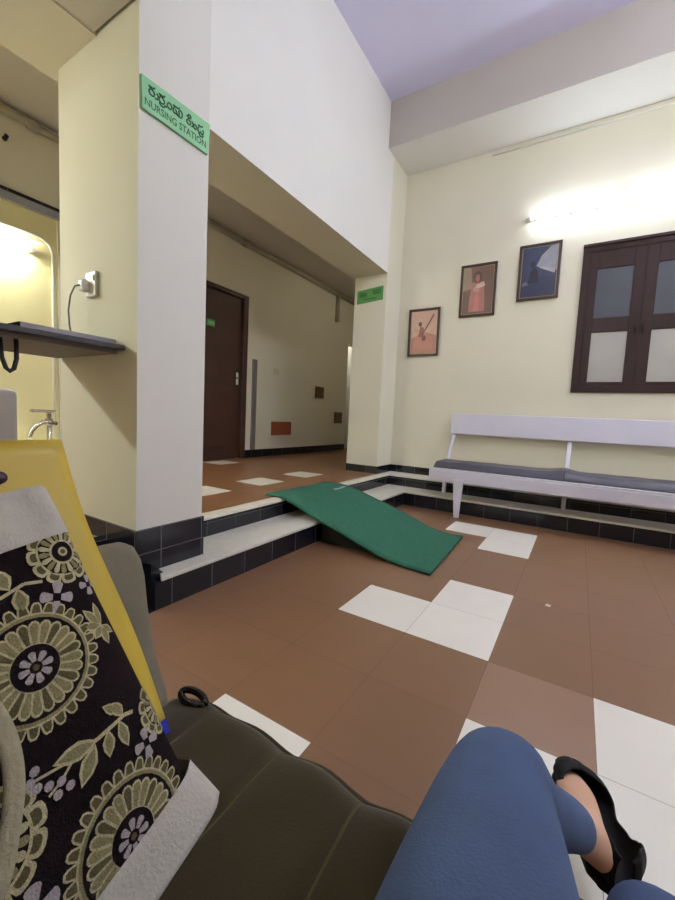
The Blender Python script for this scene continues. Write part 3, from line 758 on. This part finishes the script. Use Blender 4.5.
# woven motifs, raised a hair above the panel
mo = MB()
def uvface(pts, m, off):
    P = []
    for u, v in pts:
        u = min(max(u, .002), UW-.004); v = min(max(v, .03), .49)
        P.append(tote(u, v, off))
    # drop degenerate polygons squeezed on the border
    c = sum((p for p in P), Vector())/len(P)
    ar = sum(((P[i]-c).cross(P[(i+1) % len(P)]-c)).length for i in range(len(P)))
    if ar < 2e-6: return
    vs = [mo.bm.verts.new(p) for p in P]
    f = mo.bm.faces.new(vs); f.material_index = mo.slot(m)
    f.normal_update()
    if f.normal.dot(tn) < 0: f.normal_flip()
def ring_pt(cu, cv, r, a): return (cu+r*math.cos(a), cv+r*math.sin(a))
def petal(cu, cv, a, r0, r1, w0, w1, m, off, tip=.5, n=5):
    """rounded petal from r0 to r1 with half widths w0, w1 (in radians times r)"""
    pts = [(r0, -w0), (r0+(r1-r0)*.75, -w1)]
    for k in range(1, n): 
        t = -PI/2+PI*k/n
        pts.append((r0+(r1-r0)*(.75+.25*math.cos(t)), w1*math.sin(t)))
    pts += [(r0+(r1-r0)*.75, w1), (r0, w0)]
    uvface([(cu+r*math.cos(a)-s*math.sin(a), cv+r*math.sin(a)+s*math.cos(a)) for r, s in pts], m, off)
def disc(cu, cv, r, m, off, n=28, r2=None):
    uvface([ring_pt(cu, cv, r, k*2*PI/n) for k in range(n)], m, off)
def medallion(cu, cv, R, rot=0.0):
    n = 30
    for k in range(n):                                  # outer pointed scallops
        a = rot+k*2*PI/n; w = R*PI/n
        petal(cu, cv, a, R*.78, R*1.02, w*.98, w*.70, M_tap_cream, .0016, n=3)
        petal(cu, cv, a, R*.84, R*.985, w*.62, w*.45, M_tap_shade, .0021, n=3)
    disc(cu, cv, R*.815, M_tap_olive, .0024); disc(cu, cv, R*.765, M_tap_dark, .0028)
    n = 24
    for k in range(n):
        a = rot+k*2*PI/n; w = R*.70*PI/n
        petal(cu, cv, a, R*.30, R*.72, w*.45, w*.98, M_tap_cream, .0032)
        petal(cu, cv, a, R*.36, R*.685, w*.30, w*.68, M_tap_olive if k % 3 else M_tap_shade, .0037)
    disc(cu, cv, R*.345, M_tap_dark, .0041)
    for k in range(8):
        a = rot+k*PI/4
        petal(cu, cv, a, R*.09, R*.25, R*.03, R*.055, M_tap_lilac, .0045)
    disc(cu, cv, R*.05, M_tap_shade, .0046, n=10)
def daisy(cu, cv, R, rot=0.0):
    n = 12
    for k in range(n):
        a = rot+k*2*PI/n; w = R*.85*PI/n
        petal(cu, cv, a, R*.6, R*1.02, w*.9, w*.98, M_tap_cream, .0016)
        petal(cu, cv, a, R*.6, R*.93, w*.5, w*.62, M_tap_shade, .0021)
    n = 18
    disc(cu, cv, R*.76, M_tap_cream, .0024); disc(cu, cv, R*.70, M_tap_dark, .0028)
    for k in range(n):
        a = rot+k*2*PI/n; w = R*.66*PI/n
        petal(cu, cv, a, R*.34, R*.70, w*.35, w*.70, M_tap_cream if k % 2 else M_tap_olive, .0032)
    disc(cu, cv, R*.40, M_tap_cream, .0036); disc(cu, cv, R*.33, M_tap_dark, .0040)
    disc(cu, cv, R*.15, M_tap_cream, .0044, n=14); disc(cu, cv, R*.08, M_tap_shade, .0047, n=10)
def leaf(u0, v0, u1, v1, w, m1=None, m2=None):
    d = Vector((u1-u0, v1-v0)); L = d.length; d.normalize(); q = Vector((-d.y, d.x))
    for m, k, off in ((m1 or M_tap_cream, 1.0, .0020), (m2 or M_tap_olive, .62, .0027)):
        prof = [(0, 0), (.18, .55), (.42, 1), (.7, .8), (1, 0)]
        pts = [Vector((u0, v0))+d*(L*(.5+(t-.5)*(.5+.5*k)))+q*(w*k*s) for t, s in prof] + [Vector((u0, v0))+d*(L*(.5+(t-.5)*(.5+.5*k)))-q*(w*k*s) for t, s in prof[-2:0:-1]]
        uvface([(p.x, p.y) for p in pts], m, off)
def stem(pts, w):
    for (a, b), (c, d) in zip(pts, pts[1:]):
        q = Vector((-(d-b), c-a)).normalized()*w
        uvface([(a-q.x, b-q.y), (c-q.x, d-q.y), (c+q.x, d+q.y), (a+q.x, b+q.y)], M_tap_cream, .0018)
medallion(.125, .325, .079, .1); medallion(.108, .062, .084, .25)
daisy(.033, .447, .047, .2); daisy(.232, .185, .060, 0.1); daisy(.000, .165, .040, 0)
medallion(.30, .06, .075, 0); medallion(.33, .36, .075, 0); daisy(.24, .455, .045, 0)
def four(u, v, r, rot=.4):
    for k in range(4):
        a = rot+k*PI/2
        petal(u, v, a, r*.25, r, r*.18, r*.34, M_tap_lilac, .0020)
four(.068, .391, .022, .5); four(.046, .140, .020, .2); four(.215, .100, .026, .3); four(.018, .385, .016, .3)
# leaf spray at the right edge
for du, dv, w in ((.026, .012, .008), (.016, .034, .007), (-.004, .036, .006), (.018, -.012, .008), (.002, -.030, .007), (-.014, -.02, .006)):
    leaf(.030, .322, .030+du, .322+dv, w)
# sprig on the left top
stem([(.075, .420), (.095, .428), (.125, .424), (.15, .43)], .0022); leaf(.104, .426, .110, .392, .010); leaf(.112, .428, .118, .462, .011)
# large sprig between the medallions
stem([(.045, .190), (.058, .196), (.075, .197), (.100, .198), (.125, .203)], .0026)
leaf(.068, .196, .070, .158, .0085); leaf(.085, .197, .096, .166, .0085); leaf(.100, .197, .152, .212, .011); leaf(.104, .195, .136, .164, .011)
leaf(.060, .197, .066, .222, .008); leaf(.062, .205, .080, .228, .007)
for k, (du, dv) in enumerate(((.150, .190), (.162, .196), (.172, .204), (.158, .180), (.144, .178), (.168, .222), (.176, .214))):
    disc(du, dv, .0055, M_tap_lilac, .0024, n=8)
stem([(.125, .203), (.150, .190), (.166, .186)], .0016); stem([(.13, .2), (.172, .213)], .0016)
leaf(.2, .30, .23, .33, .01); leaf(.2, .28, .225, .265, .01); leaf(.26, .27, .29, .285, .01)
mot = mo.build('woven_flowers', bag, fix=False)
# canvas borders
mb = MB()
def ztop(a, b): return tote(a*UW-.002, .472+.014*(a*UW)/.1*.4+b*.082, .0045+.004*math.sin(a*40)*math.sin(b*PI))
def ztopb(a, b): return TB+eu*(a*UW)+ev*(.474+b*.078)-tn*(thick(.5)+.004)
mb.grid(ztop, 60, 8, M_canvas); mb.grid(ztopb, 60, 8, M_canvas)
mb.grid(lambda a, c: ztop(a, 1).lerp(ztopb(a, 1), c), 60, 3, M_canvas)
mb.grid(lambda b, c: ztop(0, b).lerp(ztopb(0, b), c), 8, 3, M_canvas); mb.grid(lambda b, c: ztop(1, b).lerp(ztopb(1, b), c), 8, 3, M_canvas)
bmesh.ops.remove_doubles(mb.bm, verts=mb.bm.verts[:], dist=1e-5)
o = mb.build('top_border', tg); o['label'] = 'light grey canvas hem'
mb = MB()
def zbot(a, b):
    u = -.010+a*UW; v = -.004+b*(.058-.05*min(1, max(0, u)/.30)*.2)
    return tote(max(u, 0), v, .006+.004*math.sin(b*PI)+.034*(1-b)**1.4) + eu*min(u, 0) + tn*(.020*math.exp(-max(u, 0)/.012)) - tn*(.012*math.exp(-a*UW/.012))
def zbotb(a, b):
    return TB+eu*(a*UW)+ev*(b*.055)-tn*(thick(0)+.004)
mb.grid(zbot, 60, 8, M_canvas); mb.grid(zbotb, 60, 8, M_canvas)
mb.grid(lambda a, c: zbot(a, 0).lerp(zbotb(a, 0), c), 60, 6, M_canvas)
mb.grid(lambda b, c: zbot(0, b).lerp(zbotb(0, b), c), 8, 6, M_canvas); mb.grid(lambda b, c: zbot(1, b).lerp(zbotb(1, b), c), 8, 6, M_canvas)
bmesh.ops.remove_doubles(mb.bm, verts=mb.bm.verts[:], dist=1e-5)
o = mb.build('bottom_border', tg); o['label'] = 'light grey canvas base band'
mb = MB()
sp_ = [(.232, .47), (.205, .40), (.186, .34), (.181, .29), (.190, .24), (.212, .195), (.242, .155), (.29, .15), (.34, .20), (.36, .30), (.355, .40), (.34, .47)]
def spl(t):
    f = t*(len(sp_)-1); i = min(int(f), len(sp_)-2); q = f-i
    p0, p1, p2, p3 = sp_[max(i-1, 0)], sp_[i], sp_[i+1], sp_[min(i+2, len(sp_)-1)]
    return [0.5*((2*p1[k])+(-p0[k]+p2[k])*q+(2*p0[k]-5*p1[k]+4*p2[k]-p3[k])*q*q+(-p0[k]+3*p1[k]-3*p2[k]+p3[k])*q**3) for k in (0, 1)]
def strap(a, b, off):
    u, v = spl(a); u1, v1 = spl(min(1, a+.01)); u0, v0 = spl(max(0, a-.01))
    d = Vector((u1-u0, v1-v0)).normalized(); q = Vector((-d.y, d.x))*(b-.5)*.019
    lift = .012+.016*math.sin(a*PI)
    return tote(u+q.x, v+q.y, lift+off)
mb.grid(lambda a, b: strap(a, b, 0), 80, 3, M_strap); mb.grid(lambda a, b: strap(a, b, -.005), 80, 3, M_strap)
for b in (0, 1): mb.grid(lambda a, c, b=b: strap(a, b, -.005*c), 80, 1, M_strap)
for a in (0, 1): mb.grid(lambda b, c, a=a: strap(a, b, -.005*c), 3, 1, M_strap)
bmesh.ops.remove_doubles(mb.bm, verts=mb.bm.verts[:], dist=1e-5)
mb.build('handle_strap', tg)

# yellow carrier bag behind the tote
yb = thing('carrier_bag', 'mustard yellow carrier bag with blue corner standing behind the tapestry tote', 'bag', (-.65, .2, ZSEAT))
Y0 = Vector((-.615, .445, .448)); Y1 = Vector((-.800, .343, .996))
yv = (Y1-Y0); yu = Vector((0, -1, -.01))
yn = yu.cross(yv).normalized()
if yn.x < 0: yn = -yn
def yel(u, v, off=0.0): return Y0 + yv*v + yu*u + yn*(off + .010*math.sin(PI*v)*min(1, u/.05) - .004*math.sin(v*9+u*14)) + Vector((0, .006*math.sin(v*PI*2.2), 0))
def ybag(v0, v1, m, nm, e=0.0):
    mb = MB(); d = .022+e
    mb.grid(lambda a, b: yel(a*.42-e, v0+(v1-v0)*b, e), 20, 20, m); mb.grid(lambda a, b: yel(a*.42-e, v0+(v1-v0)*b, -d), 20, 20, m)
    for a in (0, 1): mb.grid(lambda b, c, a=a: yel(a*.42-e, v0+(v1-v0)*b, e-(d+e)*c), 20, 1, m)
    for b in (0, 1): mb.grid(lambda a, c, b=b: yel(a*.42-e, v0+(v1-v0)*b, e-(d+e)*c), 20, 1, m)
    bmesh.ops.remove_doubles(mb.bm, verts=mb.bm.verts[:], dist=1e-5)
    return mb.build(nm, yb)
ybag(.045, 1.0, M_yellow_bag, 'bag_panel')
o = ybag(0.0, .045, M_blue_print, 'bottom_band', .0005); o['label'] = 'royal blue lower corner'
mb = MB(); c = yel(.108, .892, .003)
mb.tube([c, c+yn*.006], .010, M_plum, n=14); mb.build('grommet', yb)

# ------------------------------------------------------------------ seated person (legs in view)
def skin_mesh(chains, root, sub=3):
    """chains: list of lists of (co, radius or (rx, ry)); first points may repeat earlier ones by key"""
    me = bpy.data.meshes.new('skin'); verts = []; rad = []; edges = []; idx = {}
    for ch_ in chains:
        prev = None
        for key, co, r in ch_:
            if key not in idx:
                idx[key] = len(verts); verts.append(Vector(co)*S); rad.append(r if isinstance(r, tuple) else (r, r))
            if prev is not None: edges.append((prev, idx[key]))
            prev = idx[key]
    me.from_pydata(verts, edges, [])
    o = bpy.data.objects.new('skin', me); COL.objects.link(o)
    md = o.modifiers.new('Skin', 'SKIN'); md.use_smooth_shade = True
    lay = me.skin_vertices[0] if me.skin_vertices else None
    if lay is None:
        bpy.context.view_layer.objects.active = o; bpy.ops.mesh.customdata_skin_add(); lay = me.skin_vertices[0]
    for i, r in enumerate(rad): lay.data[i].radius = (r[0]*S, r[1]*S); lay.data[i].use_root = (i == idx[root])
    ss = o.modifiers.new('Sub', 'SUBSURF'); ss.levels = sub; ss.render_levels = sub
    dg = bpy.context.evaluated_depsgraph_get(); dg.update()
    out = bpy.data.meshes.new_from_object(o.evaluated_get(dg))
    COL.objects.unlink(o); bpy.data.objects.remove(o)
    for p in out.polygons: p.use_smooth = True
    return out
HIPL, HIPR = (.002, -.02, .565), (.20, -.02, .565)
KL, KR = (-.057, .570, .588), (.138, .607, .442)
AL, AR = (.088, .905, .235), (.17, .66, .095)
pe = thing('person', 'seated person in blue jeans and black flat shoes, legs stretched forward', 'person', (.09, -.05, ZSEAT))
def lerp(a, b, t): return tuple(Vector(a).lerp(Vector(b), t))
def leg_chain(s, hip, k, an, f, hem):
    c = [('pel', (.10, -.14, .60), .15*f), ('hip'+s, hip, .125*f), ('th'+s, lerp(hip, k, .45), .121*f), ('t2'+s, lerp(hip, k, .8), .088*f), ('kn'+s, k, .062*f),
         ('ca'+s, tuple(Vector(lerp(k, an, .35))+Vector((-.010, -.016, -.014))), .056*f), ('sh'+s, lerp(k, an, .70), .044*f)]
    c.append(('an'+s, lerp(k, an, hem), .038*f))
    return c
def foot(s, an, toe, heel):
    return [('an'+s, an, .036), ('in'+s, lerp(an, toe, .32), (.042, .036)), ('ba'+s, lerp(an, toe, .62), (.046, .028)), ('to'+s, lerp(an, toe, .93), (.026, .016)), ]
TL, HL = (.054, 1.205, .128), (.140, .905, .175)
TR, HR = (.175, .90, .03), (.165, .61, .03)
body = skin_mesh([leg_chain('L', HIPL, KL, AL, .9, 1.0) + foot('L', AL, TL, HL)[1:],
                  leg_chain('R', HIPR, KR, AR, .9, 1.0) + foot('R', AR, TR, HR)[1:],
                  [('anL', AL, .036), ('heL', (.126, .918, .190), .024)],
                  [('pel', (.10, -.14, .60), .15*.9), ('wa', (.10, -.24, .74), .13*.9)]], 'pel')
def add_mesh(me, nm, m, parent):
    off = Vector((0, 0, 0)); q = parent
    while q is not None: off += q.location; q = q.parent
    for v in me.vertices: v.co -= off
    me.materials.clear(); me.materials.append(m)
    o = bpy.data.objects.new(nm, me); COL.objects.link(o); o.parent = parent; me.name = nm
    return o
add_mesh(body, 'body', M_skin, pe)
jeans = skin_mesh([leg_chain('L', HIPL, KL, AL, 1.0, .86), leg_chain('R', HIPR, KR, AR, 1.0, .92),
                   [('pel', (.10, -.14, .60), .15), ('wa', (.10, -.22, .70), .14)]], 'pel')
add_mesh(jeans, 'jeans', M_denim, pe)
def shoe(toe, heel, upv, nm='shoe'):
    toe, heel, upv = Vector(toe), Vector(heel), Vector(upv)
    f = (toe-heel); L = f.length; f.normalize(); sd = f.cross(upv).normalized(); upv = sd.cross(f).normalized()
    mb = MB(); NT, NA = 90, 40
    W = [(0, .014), (.03, .032), (.10, .046), (.25, .048), (.45, .047), (.62, .058), (.75, .058), (.88, .042), (.96, .022), (1.0, .004)]
    Hh = [(0, .075), (.06, .100), (.15, .098), (.30, .072), (.5, .050), (.65, .052), (.8, .044), (.92, .030), (1, .008)]
    A = [(0, 150), (.10, 132), (.20, 112), (.32, 98), (.45, 94), (.54, 102), (.62, 124), (.70, 158), (.76, 180), (1, 180)]
    def ip(T, t):
        for (a, x), (b, y) in zip(T, T[1:]):
            if t <= b:
                q = (t-a)/(b-a); q = q*q*(3-2*q); return x+(y-x)*q
        return T[-1][1]
    def P(t, c, inset=0.0):
        w_, h_, am = ip(W, t)-inset, ip(Hh, t)-inset, math.radians(ip(A, t))
        ph = -am+2*am*c
        s_ = math.sin(ph); zc = (1-math.cos(ph))/2
        s_ = math.copysign(abs(s_)**.7, s_)
        bend = .010*math.sin(PI*t)
        return heel + f*(t*L*(1-.0*inset)) + sd*(s_*w_*(1+.0*t)) + upv*(zc*h_ + inset + .006 - 0*bend)
    mb.grid(lambda a, b: P(a, b), NT, NA, M_shoe)
    o = mb.build(nm, pe, fix=False)
    sd_ = o.modifiers.new('thickness', 'SOLIDIFY'); sd_.thickness = .003; sd_.offset = 0
    mb = MB()
    def sole(t, c, z):
        w_ = ip(W, t)*1.02
        return heel+f*(t*L)+sd*((c-.5)*2*w_)+upv*z
    mb.grid(lambda a, b: sole(a, b, .008), NT, 4, M_shoe); mb.grid(lambda a, b: sole(a, b, -.004), NT, 4, M_shoe)
    for b in (0, 1): mb.grid(lambda a, c, b=b: sole(a, b, -.004+.012*c), NT, 1, M_shoe)
    mb.build('sole', o)
    return o
shoe((.050, 1.235, .120), (.142, .885, .165), (.1, .1, 1))
shoe((.175, .94, .006), (.165, .605, .006), (0, 0, 1))
